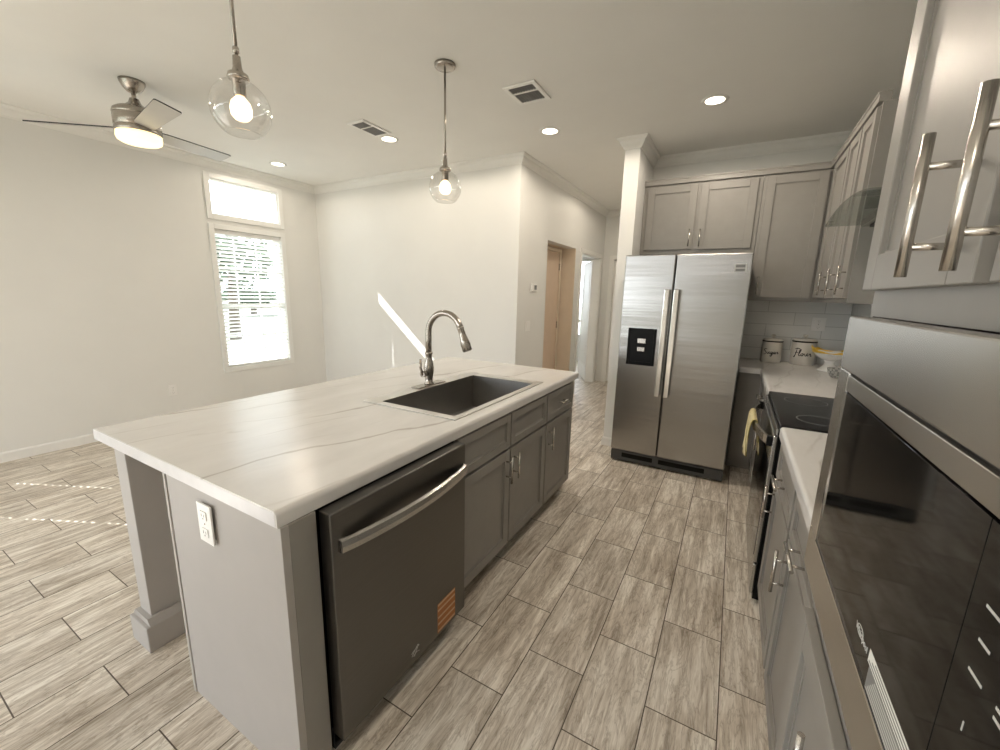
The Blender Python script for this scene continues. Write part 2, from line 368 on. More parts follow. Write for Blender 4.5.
# ------------------------------------------------------------------ windows
def casing(mb, y0, y1, z0, z1, w, t=.018, x=XW):
    mb.box(x, x+t, y0-w, y0, z0-w, z1+w, .003); mb.box(x, x+t, y1, y1+w, z0-w, z1+w, .003)
    mb.box(x, x+t, y0, y1, z1, z1+w, .003); mb.box(x, x+t, y0, y1, z0-w, z0, .003); return mb
def window(name, yr, z0, z1, label, sashes):
    root = thing(name, (XW, (yr[0]+yr[1])/2, z0), label, 'window', None, 'structure')
    casing(MB(), yr[0], yr[1], z0, z1, .055).build('casing', M_WINF, root)
    f = MB(); xo, xi = (XW-WT+.005, XW-WT+.045) if sashes else (XW-.052, XW-.006); w = .028 if sashes else .011
    f.box(xo, xi, yr[0], yr[0]+w, z0, z1).box(xo, xi, yr[1]-w, yr[1], z0, z1).box(xo, xi, yr[0]+w, yr[1]-w, z0, z0+w).box(xo, xi, yr[0]+w, yr[1]-w, z1-w, z1)
    if sashes:
        zm = z0+(z1-z0)*.46
        f.box(xo, xi, yr[0]+w, yr[1]-w, zm-.02, zm+.02)
        for k in (1, 2):
            yy = yr[0]+(yr[1]-yr[0])*k/3; f.box(xo+.012, xo+.02, yy-.007, yy+.007, z0+w, z1-w)
        for zz in (z0+(zm-z0)*.5, zm+(z1-zm)*.5): f.box(xo+.012, xo+.02, yr[0]+w, yr[1]-w, zz-.007, zz+.007)
    f.build('window_frame', M_WINF, root)
    MB().box(xo+.022, xo+.026, yr[0]+w*.5, yr[1]-w*.5, z0+w*.5, z1-w*.5).build('pane', M_GLASS, root)
    return root
window('window_1', W1, ZL0, ZL1, 'tall white window in the left wall, below the transom', True)
window('window_2', W1, ZT0, ZT1, 'short wide transom window above the tall window', False)
window('window_3', W2, ZL0, ZL1, 'second living room window further left along the wall', True)
TILT = math.radians(24)
def blind(yr, label):
    root = thing('window_blind', (XW-.05, (yr[0]+yr[1])/2, ZL0), label, 'blind')
    xa, xb = XW-.067, XW-.014; y0, y1 = yr[0]+.0005, yr[1]-.0005
    MB().box(xa, xb+.004, y0+.002, y1-.002, ZL1-.05, ZL1-.002, .004).build('headrail', M_WINF, root)
    MB().box(xa, xb, y0+.002, y1-.002, ZL0+.003, ZL0+.022, .003).build('bottom_rail', M_WINF, root)
    sl = MB(); z = ZL0+.055; cords = (yr[0]+.155, yr[1]-.14); g = .0062
    while z < ZL1-.07:
        sl.M = Matrix.Translation(((xa+xb)/2, 0, z)) @ Matrix.Rotation(-TILT, 4, 'Y'); hw = .0255
        for (a0, a1) in ((y0, cords[0]-g), (cords[0]+g, cords[1]-g), (cords[1]+g, y1)): sl.box(-hw, hw, a0, a1, -.0013, .0013)
        for c in cords: sl.box(-hw, -hw+.012, c-g, c+g, -.0013, .0013); sl.box(hw-.012, hw, c-g, c+g, -.0013, .0013)
        z += .0425
    sl.build('slats', M_WINF, root)
    cd = MB()
    for c in cords: cd.tube([(xb+.003, c+.02, ZL0+.02), (xb+.003, c+.02, ZL1-.04)], .0012, 6)
    cd.build('ladder_cord', M_WINF, root)
    return root
blind(W1, 'white horizontal slat blind in the visible tall window')
blind(W2, 'white slat blind in the window outside the view, casting floor streaks')

# ------------------------------------------------------------------ outdoors
struct(MB().box(-80, XW-WT-.02, -60, 70, -.55, -.5).box(XW-WT-.02, 30, -60, YREAR-.2, -.55, -.5).box(XW-WT-.02, 30, 9.3, 70, -.55, -.5), 'ground_lawn', M_GRASS, 'sunlit lawn outside the windows', 'lawn')
struct(MB().box(XW-WT-.36, XW-WT, YREAR-.5, YFAR+.3, 2.83, 2.95), 'roof_eave', M_SOFF, 'white roof overhang above the transom window', 'eave')
def tree(x, y, h, r, seed, label):
    random.seed(seed); root = thing('tree', (x, y, -.5), label, 'tree', 'trees outside the window')
    MB().tube([(x, y, -.5), (x+.1, y, h*.4), (x, y+.1, h*.75)], [.22, .16, .06], 8).build('trunk', M_BARK, root)
    lf = MB()
    for i in range(420):
        d = Vector((random.gauss(0, 1), random.gauss(0, 1), random.gauss(0, 1))).normalized()*random.random()**.4
        c = Vector((x, y, h*.68))+Vector((d.x*r, d.y*r, d.z*h*.36)); s = random.uniform(.14, .30)*r*.5
        e1 = Vector((random.gauss(0, 1), random.gauss(0, 1), random.gauss(0, 1))).normalized(); e2 = e1.orthogonal().normalized()
        lf.poly([c-e1*s, c+e2*s*.6, c+e1*s, c-e2*s*.6], [(0, 1, 2, 3)])
    lf.build('crown', M_LEAF, root); return root
tree(-16.5, 8.6, 3.6, 1.5, 1, 'dark leafy tree seen through the left side of the blinds')
tree(-24, 10.6, 6.4, 1.2, 2, 'taller tree whose top shows in the transom corner')
tree(-30, 17.0, 1.2, 2.2, 3, 'low tree at the right edge of the window view')

# ------------------------------------------------------------------ hallway doors
d1 = thing('door_1', (-2.235, 5.1, 0), 'tan closed door inside the hallway recess', 'door', None, 'structure')
MB().box(-2.249, -2.215, 4.72, 5.52, .01, 2.04, .003).build('door_leaf', M_TAN, d1)
MB().box(-2.249, -2.20, 5.525, 5.58, 0, 2.09, .003).box(-2.249, -2.20, 4.66, 4.715, 0, 2.09, .003).box(-2.249, -2.20, 4.715, 5.525, 2.045, 2.09, .003).build('door_frame', M_TANWALL, d1)
for z in (.3, 1.05, 1.85): MB().tube([(-2.208, 5.525, z-.045), (-2.208, 5.525, z+.045)], .009, 10).build('hinge', M_FAUC, d1)
def door_casing(mb, y0, y1, z1, w=.06, t=.016, x=XHALL):
    mb.box(x, x+t, y0-w, y0, 0, z1+w, .003); mb.box(x, x+t, y1, y1+w, 0, z1+w, .003); mb.box(x, x+t, y0, y1, z1, z1+w, .003)
    mb.box(x-.12, x, y0, y0+.012, 0, z1).box(x-.12, x, y1-.012, y1, 0, z1).box(x-.12, x, y0+.012, y1-.012, z1-.012, z1); return mb
d2 = thing('door_2', (XHALL, 6.29, 0), 'white cased doorway with open white door to the bright room', 'door', None, 'structure')
door_casing(MB(), H2[0], H2[1], H2[3]).build('door_frame', M_TRIM, d2)
Md = Matrix.Translation((XHALL-.125, H2[1]-.02, 0)) @ Matrix.Rotation(math.radians(208), 4, 'Z')
lf2 = MB(Md); lf2.box(-.035, 0, -.80, 0, .012, 2.035, .003)
for zz0, zz1 in ((.25, .95), (1.1, 1.85)):
    lf2.box(.0, .004, -.68, -.12, zz0, zz0+.02).box(.0, .004, -.68, -.12, zz1-.02, zz1).box(.0, .004, -.68, -.66, zz0, zz1).box(.0, .004, -.14, -.12, zz0, zz1)
leaf = lf2.build('door_leaf', M_TRIM, d2)
MB(Md).tube([(-.075, -.74, 1.0), (.04, -.74, 1.0)], .012, 10).lathe([(0, -.03), (.026, -.02), (.03, 0), (.026, .02), (0, .03)], (.055, -.74, 1.0), 16).build('door_knob', M_FAUC, leaf)
d3 = thing('door_3', ((DE[0]+DE[1])/2, YHALL, 0), 'grey shadowed door at the end of the hallway', 'door', None, 'structure')
fr = MB(); fr.box(DE[0]-.06, DE[0], YHALL-.016, YHALL, 0, 2.12, .003).box(DE[1], DE[1]+.06, YHALL-.016, YHALL, 0, 2.12, .003).box(DE[0], DE[1], YHALL-.016, YHALL, 2.06, 2.12, .003)
fr.box(DE[0], DE[0]+.012, YHALL, YHALL+.12, 0, 2.06).box(DE[1]-.012, DE[1], YHALL, YHALL+.12, 0, 2.06); fr.build('door_frame', M_TRIM, d3)
df = MB(); df.box(DE[0]+.014, DE[1]-.014, YHALL+.05, YHALL+.085, .012, 2.04, .003)
for (a0, a1) in ((DE[0]+.11, -1.50), (-1.42, DE[1]-.11)):
    for (b0, b1) in ((.25, .9), (1.05, 1.9)): df.box(a0, a1, YHALL+.043, YHALL+.05, b0, b1, .004)
lf3 = df.build('door_leaf', M_TRIM, d3)

# ------------------------------------------------------------------ wall fittings
def plate(name, M, label, cat, kind, w=.072, h=.116, mat=None):
    mat = mat or M_WPLAST; root = thing(name, M.translation, label, cat)
    MB(M).box(-w/2, w/2, -h/2, h/2, 0, .006, .002).build('cover_plate', mat, root)
    if kind == 'outlet':
        for s in (-1, 1):
            MB(M).box(-.017, .017, s*.028-.014, s*.028+.014, .006, .009, .002).build('socket', M_WPLAST, root)
            MB(M).box(-.008, -.006, s*.028-.003, s*.028+.006, .009, .0095).box(.006, .008, s*.028-.003, s*.028+.006, .009, .0095).box(-.002, .002, s*.028-.011, s*.028-.007, .009, .0095).build('slots', M_GPLAST, root)
        MB(M).box(-.003, .003, -.003, .003, .006, .0075, .001).build('screw', M_NICK, root)
    else:
        MB(M).box(-.012, .012, -.03, .03, .006, .010, .002).build('rocker', M_WPLAST, root)
    return root
plate('wall_outlet', frame((XW+.001, 1.98, .374), Y, Z, X), 'white outlet low on the left wall near the baseboard', 'outlet', 'outlet')
plate('wall_outlet', frame((-1.312, .5448, .772), X, Z, -Y), 'white double outlet on the grey end panel of island', 'outlet', 'outlet', .078, .128)
plate('wall_outlet', frame((.652, YBACK-.008, 1.268), X, Z, -Y), 'white outlet on backsplash above the flour canister', 'outlet', 'outlet', .1, .116)
plate('light_switch', frame((XHALL+.001, 4.155, 1.12), Y, Z, X), 'white light switch on hallway wall below the thermostat', 'light switch', 'switch', .12, .116)
th = thing('thermostat', (XHALL+.001, 4.262, 1.52), 'small white thermostat on the hallway wall', 'thermostat')
MB().box(XHALL+.001, XHALL+.024, 4.20, 4.33, 1.50, 1.585, .005).build('housing', M_WPLAST, th)
MB().box(XHALL+.024, XHALL+.0255, 4.255, 4.315, 1.52, 1.57).build('display', M_GPLAST, th)

# ------------------------------------------------------------------ cabinet parts
def pull(parent, M, length, vertical=True, so=.034, r=.0058, name='pull'):
    """M maps local (u across, v up, w outwards); centred at M's origin on the door face"""
    mb = MB(M); h = length/2; k = length*.28
    if vertical:
        mb.tube([(0, -h, so), (0, h, so)], r, 14)
        for s in (-k, k): mb.tube([(0, s, 0), (0, s, so)], r*.72, 10)
    else:
        mb.tube([(-h, 0, so), (h, 0, so)], r, 14)
        for s in (-k, k): mb.tube([(s, 0, 0), (s, 0, so)], r*.72, 10)
    return mb.build(name, M_NICK, parent)
def shaker(parent, M, w, h, t=.019, fr=.052, name='door', mat=None, rec=.0115):
    mb = MB(M); b = .0018
    mb.box(0, fr, 0, h, 0, t, b).box(w-fr, w, 0, h, 0, t, b).box(fr, w-fr, 0, fr, 0, t, b).box(fr, w-fr, h-fr, h, 0, t, b)
    mb.box(fr-.004, w-fr+.004, fr-.004, h-fr+.004, .001, t-rec)
    e = .006   # small sloped inner edge
    for (a, c, d_, f_) in ((fr, fr+e, fr, h-fr), (w-fr-e, w-fr, fr, h-fr)): mb.box(a, c, d_, f_, .001, t-rec+.0025)
    for (d_, f_) in ((fr, fr+e), (h-fr-e, h-fr)): mb.box(fr, w-fr, d_, f_, .001, t-rec+.003)
    return mb.build(name, mat or M_CAB, parent)

# ------------------------------------------------------------------ island
IX0, IX1, IY0, IY1, TK = -2.150, -.953, .548, 2.874, .045
wt = MB()
SX0, SX1, SY0, SY1 = -1.605, -1.022, 1.416, 2.378       # sink flange
HX0, HX1, HY0, HY1 = SX0+.012, SX1-.012, SY0+.012, SY1-.012   # cut-out
prof = lambda: None
def slab(mb, x0, x1, y0, y1, z0, z1, nose):
    # rounded-front slab; nose = set of sides ('+x','-x','+y','-y') with rolled edge
    t = bmesh.new(); bmesh.ops.create_cube(t, size=1)
    for v in t.verts: v.co = Vector((x0 if v.co.x < 0 else x1, y0 if v.co.y < 0 else y1, z0 if v.co.z < 0 else z1))
    ed = []
    for e in t.edges:
        a_, b_ = e.verts; mz = (a_.co.z+b_.co.z)/2; mx_ = (a_.co.x+b_.co.x)/2; my_ = (a_.co.y+b_.co.y)/2
        if abs(a_.co.z-b_.co.z) > 1e-6: continue
        hor = abs(a_.co.x-b_.co.x) < 1e-6
        side = ('+x' if mx_ > (x0+x1)/2 else '-x') if hor else ('+y' if my_ > (y0+y1)/2 else '-y')
        if side in nose and (mz > (z0+z1)/2): ed.append(e)
    if ed: bmesh.ops.bevel(t, geom=ed, offset=.014, segments=4, profile=.5, affect='EDGES')
    mb._merge(t)
V_ = {}
def wv_(x, y):
    if (x, y) not in V_: V_[(x, y)] = wt.bm.verts.new((x, y, TOP-TK))
    return V_[(x, y)]
gf = [wt.bm.faces.new([wv_(*q) for q in ring_]) for ring_ in (
    [(HX1, IY0), (IX1, IY0), (IX1, IY1), (HX1, IY1), (HX1, HY1), (HX1, HY0)], [(IX0, IY0), (HX0, IY0), (HX0, HY0), (HX0, HY1), (HX0, IY1), (IX0, IY1)],
    [(HX0, IY0), (HX1, IY0), (HX1, HY0), (HX0, HY0)], [(HX0, HY1), (HX1, HY1), (HX1, IY1), (HX0, IY1)])]
ex = bmesh.ops.extrude_face_region(wt.bm, geom=gf)
bmesh.ops.translate(wt.bm, vec=(0, 0, TK), verts=[g_ for g_ in ex['geom'] if isinstance(g_, bmesh.types.BMVert)])
bmesh.ops.bevel(wt.bm, geom=[e for e in wt.bm.edges if all(v.co.z > TOP-1e-4 for v in e.verts) and (all(v.co.x > IX1-1e-4 for v in e.verts) or all(v.co.x < IX0+1e-4 for v in e.verts))], offset=.014, segments=4, profile=.5, affect='EDGES')
top = tag(wt.build('island_worktop', M_MARB), 'white marble-look worktop with grey veins covering the island', 'worktop')
MB().box(IX0+.002, IX1-.006, IY0-.0012, IY0, TOP-TK+.001, TOP-.004).build('edge_strip', paint('edge_strip_laminate', (.62, .61, .62), .3, .5, .04, 20), top)

CF = -.978    # cabinet face-frame plane (front of island looks to +x)
PX0 = -1.567
ep = thing('end_panel', (-1.27, .56, 0), 'grey flat panel closing the near end of the island', 'cabinet panel')
MB().box(PX0, -.947, .552, .575, 0, TOP-TK-.001, .0015).build('panel', M_PANEL, ep)
MB().box(PX0-.016, PX0, .548, .580, 0, TOP-TK-.001, .002).build('corner_moulding', M_PANEL, ep)
MB().box(-.985, -.947, .575, .655, .0, TOP-TK-.001, .002).build('stile', M_CAB, ep)
MB().box(PX0-.004, PX0+.012, .58, IY1-.03, 0, TOP-TK-.001).build('back_panel', M_PANEL, ep)
lg = thing('support_leg', (-1.99, .68, 0), 'square grey post with plinth block under the near left worktop corner', 'support post')
LX0, LX1, LY0, LY1 = -2.062, -1.905, .545, .72
MB().box(LX0+.026, LX1-.034, LY0+.022, LY1-.012, .128, TOP-TK-.001, .003).build('post', M_PANEL, lg)
MB().box(LX0, LX1, LY0-.01, LY1+.02, 0, .115, .004).prism([(LX0, .115), (LX1, .115), (LX1-.022, .14), (LX0+.022, .14)], 'y', LY0+.004, LY1).build('plinth_block', M_PANEL, lg)

# dishwasher
DX, DY0, DY1 = -.905, .668, 1.328
dw = thing('dishwasher', (-1.2, (DY0+DY1)/2, 0), 'dark slate-steel dishwasher standing proud of the island cabinets', 'dishwasher')
MB().box(-1.545, -.965, DY0+.006, DY1-.006, .02, TOP-TK-.012).build('tub', M_DARK, dw)
dd = MB().box(-.955, DX, DY0, DY1, .085, .862, .004).build('door', M_SLATE, dw)
MB().box(-.968, -.953, DY0+.004, DY1-.004, .10, .858).build('gasket', M_BLACK, dw)
MB().box(-.985, -.965, DY0+.01, DY1-.01, .004, .10).build('toe_panel', M_DARK, dw)
hp = []; n = 18
for i in range(n+1):
    t = i/n; y = DY0+.020+(DY1-DY0-.035)*t; hp.append((DX+.012+.034*math.sin(math.pi*t)**.8, y, .757))
hb = MB()
P = []
for (x, y, z) in hp:
    for (dx, dz) in ((-.006, -.021), (.006, -.018), (.008, 0), (.006, .018), (-.006, .021)): P.append((x+dx, y, z+dz))
F = [(i*5+j, i*5+(j+1) % 5, (i+1)*5+(j+1) % 5, (i+1)*5+j) for i in range(n) for j in range(5)]+[(0, 1, 2, 3, 4), tuple(range(n*5, n*5+5))]
hb.poly(P, F); hb.box(DX-.002, DX+.012, DY0+.020, DY0+.040, .738, .776).box(DX-.002, DX+.012, DY1-.035, DY1-.015, .738, .776)
hd = hb.build('handle', M_STEELH, dd); hd['label'] = 'bright curved steel handle'
Mf = frame((DX+.0005, 1.2, .2), Y, Z, X)
sk = MB().box(DX, DX+.0008, 1.135, 1.255, .100, .235).build('sticker', M_ORANGE, dd); sk['label'] = 'small orange striped sticker'
st_ = MB()
for z in (.108, .140, .170, .203, .228): st_.box(DX+.0008, DX+.0012, 1.138, 1.252, z-.004, z+.005)
st_.build('printed_lines', M_CREAM, sk)
lgm = MB(frame((DX+.0006, 1.00, .135), Y, Z, X))
for pts in ([(-.02, -.012), (-.004, .004), (.012, .016), (.016, .012), (.002, -.006), (-.006, -.02)], [(-.022, .002), (-.006, .006), (.022, .01)], [(-.012, -.016), (.006, -.01), (.022, -.016)]):
    lgm.tube([(p_[0], p_[1], 0) for p_ in spline([(q[0], q[1], 0) for q in pts], 5)], .0011, 6)
lgm.build('script_logo', M_PRINT, dd)

def island_unit(name, y0, y1, label, bays):
    root = thing(name, (-1.26, (y0+y1)/2, 0), label, 'cabinet')
    c = MB()
    c.box(-1.545, CF-.019, y0, y0+.018, .10, TOP-TK-.002).box(-1.545, CF-.019, y1-.012, y1, .10, TOP-TK-.002).box(-1.545, CF-.019, y0+.018, y1-.018, .10, .118)
    c.box(-1.545, -1.527, y0+.018, y1-.018, .118, TOP-TK-.002)
    zt = TOP-TK-.002; zr = .665
    c.box(CF-.019, CF, y0, y1, .10, .135).box(CF-.019, CF, y0, y1, zt-.03, zt).box(CF-.019, CF, y0, y1, zr-.015, zr+.015)
    ys = [y0]+[b[1] for b in bays[:-1]]+[y1]
    for yy in ys: c.box(CF-.019, CF, max(y0, yy-.02), min(y1, yy+.02), .135, zt-.03)
    c.box(-1.545, CF-.07, y0+.004, y1-.004, 0, .10)
    c.build('carcass', M_CAB, root)
    for (b0, b1, side, pulls) in bays:
        g = .007; w = b1-b0-2*g
        Mo = frame((CF, b0+g, .10), Y, Z, X)
        dr = shaker(root, Mo, w, zr-.10-.007, name='door')
        py = g+.028 if side == 'lo' else w-.028
        pull(dr, frame((CF+.019, b0+(py if side == 'hi' else .04), .558), Y, Z, X), .15)
        Mo = frame((CF, b0+g, zr+.007), Y, Z, X)
        dd_ = shaker(root, Mo, w, zt-zr-.018, name='drawer_front' if pulls else 'false_front', fr=.04)
        if pulls: pull(dd_, frame((CF+.019, (b0+b1)/2, (zr+zt)/2), Y, Z, X), .13, False)
    return root
island_unit('sink_cabinet', 1.345, 2.318, 'grey shaker double-door cabinet under the sink beside dishwasher', [(1.345, 1.835, 'hi', False), (1.835, 2.318, 'lo', False)])
island_unit('base_cabinet', 2.320, 2.80, 'narrow grey cabinet with drawer and door at island far end', [(2.320, 2.80, 'lo', True)])
MBe = MB().box(-1.545, CF, 2.802, 2.82, 0.10, TOP-TK-.002, .001)
tag(MBe.build('end_panel', M_CAB), 'grey panel closing the far end of the island toward hallway', 'cabinet panel')

# sink
sk = thing('kitchen_sink', ((SX0+SX1)/2, (SY0+SY1)/2, TOP-.2), 'wide stainless drop-in sink set into the island worktop', 'sink')
bx0, bx1, by0, by1 = -1.512, -1.058, 1.462, 2.300
fl = MB(); z0, z1 = TOP+.0005, TOP+.005
fl.box(SX0, bx0, SY0, SY1, z0, z1, .0015).box(bx1, SX1, SY0, SY1, z0, z1, .0015).box(bx0, bx1, SY0, by0, z0, z1, .0015).box(bx0, bx1, by1, SY1, z0, z1, .0015)
fl.build('flange', M_SINKRIM, sk)
bz = TOP-.215; bs = MB()
bs.box(bx0-.004, bx0, by0-.004, by1+.004, bz, z1-.001).box(bx1, bx1+.004, by0-.004, by1+.004, bz, z1-.001).box(bx0, bx1, by0-.004, by0, bz, z1-.001).box(bx0, bx1, by1, by1+.004, bz, z1-.001).box(bx0-.004, bx1+.004, by0-.004, by1+.004, bz-.004, bz)
bs.build('basin', M_SINK, sk)
MB().lathe([(.0, .002), (.03, .002), (.042, .006), (.045, .0)], (-1.29, 1.89, bz), 24).build('drain', M_CHROME, sk)

# faucet
fx, fy = -1.562, 1.895; fz = TOP+.005
fa = thing('kitchen_faucet', (fx, fy, fz), 'tall nickel gooseneck pull-down faucet behind the island sink', 'faucet')
MB().box(fx-.032, fx+.032, fy-.125, fy+.125, fz, fz+.007, .003).build('deck_plate', M_FAUC, fa)
MB().lathe([(.030, .007), (.030, .014), (.024, .022), (.0225, .04), (.028, .075), (.031, .10), (.026, .135), (.019, .165), (.021, .185), (.0235, .19), (.0235, .198), (.019, .203)], (fx, fy, fz), 28).build('body', M_FAUC, fa)
neck = [(fx, fy, fz+.19), (fx, fy, fz+.28)]
R = .118
for i in range(0, 17):
    an = math.radians(180-i*10.2); neck.append((fx+R+R*math.cos(an), fy, fz+.318+R*math.sin(an)))
MB().tube(neck, .0185, 16).build('spout', M_FAUC, fa)
e = Vector(neck[-1]); dv = (Vector(neck[-1])-Vector(neck[-2])).normalized()
hp = [e+dv*s for s in (-.012, .0, .004, .038, .070, .098, .102, .126, .132)]
MB().tube(hp, [.0205, .0205, .017, .020, .025, .029, .0265, .028, .022], 18).build('spray_head', M_FAUC, fa)
MB().tube([(fx, fy-.02, fz+.075), (fx, fy-.062, fz+.075)], [.017, .019], 14).tube([(fx, fy-.056, fz+.07), (fx-.004, fy-.072, fz+.115), (fx-.006, fy-.068, fz+.165)], [.009, .0075, .0065], 10).build('lever', M_FAUC, fa)

# ------------------------------------------------------------------ refrigerator
FX0, FX1, FXM, FY = -.844, .069, -.451, 3.580
rf = thing('refrigerator', ((FX0+FX1)/2, 4.0, 0), 'stainless side-by-side refrigerator with black ice dispenser', 'refrigerator')
MB().box(FX0+.006, FX1-.004, FY+.085, 4.50, .03, 1.79, .004).build('case', M_GPLAST, rf)
def fdoor(x0, x1):
    return MB().box(x0, x1, FY, FY+.075, .114, 1.806, .008, 3).build('door', M_STEEL, rf)
dl = fdoor(FX0, FXM-.004); drr = fdoor(FXM+.004, FX1)
dl['label'] = 'left freezer door with dispenser'; drr['label'] = 'wide right door'
def fhandle(p, x):
    MB().box(x-.021, x+.021, FY-.055, FY-.038, .655, 1.535, .006, 3).box(x-.012, x+.012, FY-.04, FY-.0, .68, .72, .002).box(x-.012, x+.012, FY-.04, FY-.0, 1.47, 1.51, .002).build('handle', M_CHROME, p)
fhandle(dl, -.490); fhandle(drr, -.420)
ds = MB(); dx0, dx1, dz0, dz1 = -.772, -.543, .900, 1.212
ds.box(dx0, dx0+.02, FY-.008, FY, dz0, dz1, .003).box(dx1-.02, dx1, FY-.008, FY, dz0, dz1, .003).box(dx0+.02, dx1-.02, FY-.008, FY, dz1-.10, dz1, .003).box(dx0+.02, dx1-.02, FY-.008, FY, dz0, dz0+.03, .003).box(dx0+.018, dx1-.018, FY-.003, FY, dz0+.02, dz1-.09)
dsp = ds.build('dispenser', M_BLACK, dl); dsp['label'] = 'black ice and water dispenser'
MB().box(-.690, -.622, FY-.014, FY-.003, 1.086, 1.128, .004).build('paddle', M_NICK, dsp)
MB().box(-.688, -.626, FY-.013, FY-.003, 1.018, 1.055, .004).build('paddle', M_NICK, dsp)
MB().box(-.044, .033, FY-.0012, FY, 1.667, 1.727).build('badge', M_PRINT, drr)
MB().box(-.036, .025, FY-.0016, FY-.0012, 1.700, 1.722).box(-.036, .025, FY-.0016, FY-.0012, 1.674, 1.692).build('badge_print', M_GPLAST, drr)
gr = MB().box(FX0+.004, FX1-.004, FY+.012, FY+.06, .012, .108, .004).build('base_grille', M_GRILLE, rf)
MB().box(FX0+.10, FXM-.03, FY+.0105, FY+.0125, .048, .088).box(FXM+.02, FX1-.14, FY+.0105, FY+.0125, .048, .088).build('vent_slots', M_BLACK, gr)
for x in (FX0+.05, FX1-.05): MB().tube([(x, FY+.09, .0), (x, FY+.09, .035)], .022, 14).build('foot', M_BLACK, rf)

# ------------------------------------------------------------------ wall cabinets
UY = 4.25; UX = .535; UZ1 = 2.484; UZ0 = 1.462
def upper_back(name, x0, x1, z0, label, doors, zb_gap):
    root = thing(name, ((x0+x1)/2, 4.4, z0), label, 'cabinet', None)
    c = MB(); c.box(x0, x1, UY+.019, YBACK-.002, z0, UZ1).box(x0, x1, UY, UY+.019, z0, UZ1)
    c.build('carcass', M_CAB, root)
    for (d0, d1_, px, dz0, dz1_) in doors:
        d = shaker(root, frame((d0, UY-.0005, dz0), X, Z, -Y), d1_-d0, dz1_-dz0, fr=.062)
        pull(d, frame((px, UY-.0195, dz0+.095), X, Z, -Y), .15)
    return root
upper_back('wall_cabinet', -.874, .078, 1.872, 'grey two-door wall cabinet above the refrigerator', [(-.838, -.416, -.446, 1.909, 2.468), (-.386, .046, -.358, 1.905, 2.468)], 0)
upper_back('wall_cabinet', .081, UX-.002, UZ0, 'tall grey single-door wall cabinet above the sugar canister', [(.105, .515, .136, 1.492, 2.468)], 0)
ur = thing('wall_cabinet', (.70, 3.6, UZ0), 'grey three-door wall cabinet on right wall beyond the hood', 'cabinet')
MB().box(UX, XRIGHT-.002, 2.985, YBACK-.003, UZ0, UZ1).build('carcass', M_CAB, ur)
for (y0, y1) in ((3.615, 4.07), (3.305, 3.59), (3.005, 3.28)):
    d = shaker(ur, frame((UX+.0005, y0, 1.492), Y, Z, -X), y1-y0, 2.468-1.492, fr=.055)
    pull(d, frame((UX-.0185, y0+.03, 1.59), Y, Z, -X), .16)
cn = MB().molding([(-.874, UY), (UX, UY), (UX, 2.985), ], [(-.03, UZ1+.0005), (.021, UZ1+.0005), (.021, UZ1+.034), (.026, UZ1+.038), (.026, UZ1+.048), (-.03, UZ1+.048)])
tag(cn.build('cabinet_cornice', M_CAB), 'narrow grey cornice strip along the wall cabinet tops', 'cornice')

# backsplash
struct(MB().box(FX1+.01, XRIGHT-.008, YBACK-.008, YBACK, TOP+.0005, UZ0-.001), 'backsplash_back', M_SPLASH, 'pale long-tile backsplash behind the canisters', 'backsplash')
struct(MB().box(XRIGHT-.008, XRIGHT, 1.06, YBACK-.008, TOP+.0005, UZ0-.001), 'backsplash_right', M_SPLASH, 'pale long-tile backsplash along the right wall', 'backsplash')

# ------------------------------------------------------------------ hood
hd = thing('range_hood', (.6, 2.55, 1.85), 'chimney range hood with arched clear glass canopy', 'range hood')
gp = []; ny, nx = 24, 2
top_, bot_ = [], []
for i in range(ny+1):
    t = i/ny; y = 2.07+(2.98-2.07)*t; z = 1.885+.042*(1-(2*t-1)**2); top_.append((y, z))
pr_ = [(y, z) for y, z in top_]+[(y, z-.007) for y, z in reversed(top_)]
MB().prism(pr_, 'x', .378, .862).build('glass_canopy', M_HOODGL, hd)
MB().box(.50, .862, 2.30, 2.79, 1.845, 1.885, .003).build('motor_box', M_STEELH, hd)
MB().box(.53, .85, 2.33, 2.76, 1.838, 1.846).build('filter', M_DARK, hd)
MB().box(.60, .862, 2.43, 2.67, 1.928, ZC-.002, .003).build('chimney', M_STEEL, hd)

# ------------------------------------------------------------------ right-hand base run
RX, RFX, RDX = .237, .266, .247
# far L-shaped worktop
lw = MB(); slab(lw, RX, XRIGHT-.009, 2.985, YBACK-.009, TOP-TK, TOP, {'-x'}); slab(lw, FX1+.012, RX+.02, 3.94, YBACK-.009, TOP-TK, TOP, {'-y'})
tag(lw.build('corner_worktop', M_MARB), 'white marble-look corner worktop carrying the canisters', 'worktop')
nw = MB(); slab(nw, RX, XRIGHT-.009, 1.045, 2.158, TOP-TK, TOP, {'-x'})
tag(nw.build('worktop', M_MARB), 'short white worktop between range and microwave tower', 'worktop')
cb_ = thing('corner_cabinet', (.5, 3.6, 0), 'grey corner base cabinet between range and refrigerator', 'cabinet')
c = MB(); c.box(RFX, XRIGHT-.002, 2.99, 3.97, .10, TOP-TK-.002).box(FX1+.015, XRIGHT-.002, 3.97, YBACK-.002, .10, TOP-TK-.002).box(RFX+.07, XRIGHT-.002, 2.99, 4.03, 0, .1).box(FX1+.015, RFX+.08, 4.03, YBACK-.01, 0, .1)
c.build('carcass', M_CAB, cb_)
d = shaker(cb_, frame((RFX, 3.02, .69), Y, Z, -X), .86, .165, fr=.04, name='drawer_front'); pull(d, frame((RDX, 3.45, .775), Y, Z, -X), .15, False)
d = shaker(cb_, frame((RFX, 3.02, .12), Y, Z, -X), .86, .555); pull(d, frame((RDX, 3.07, .57), Y, Z, -X), .15)
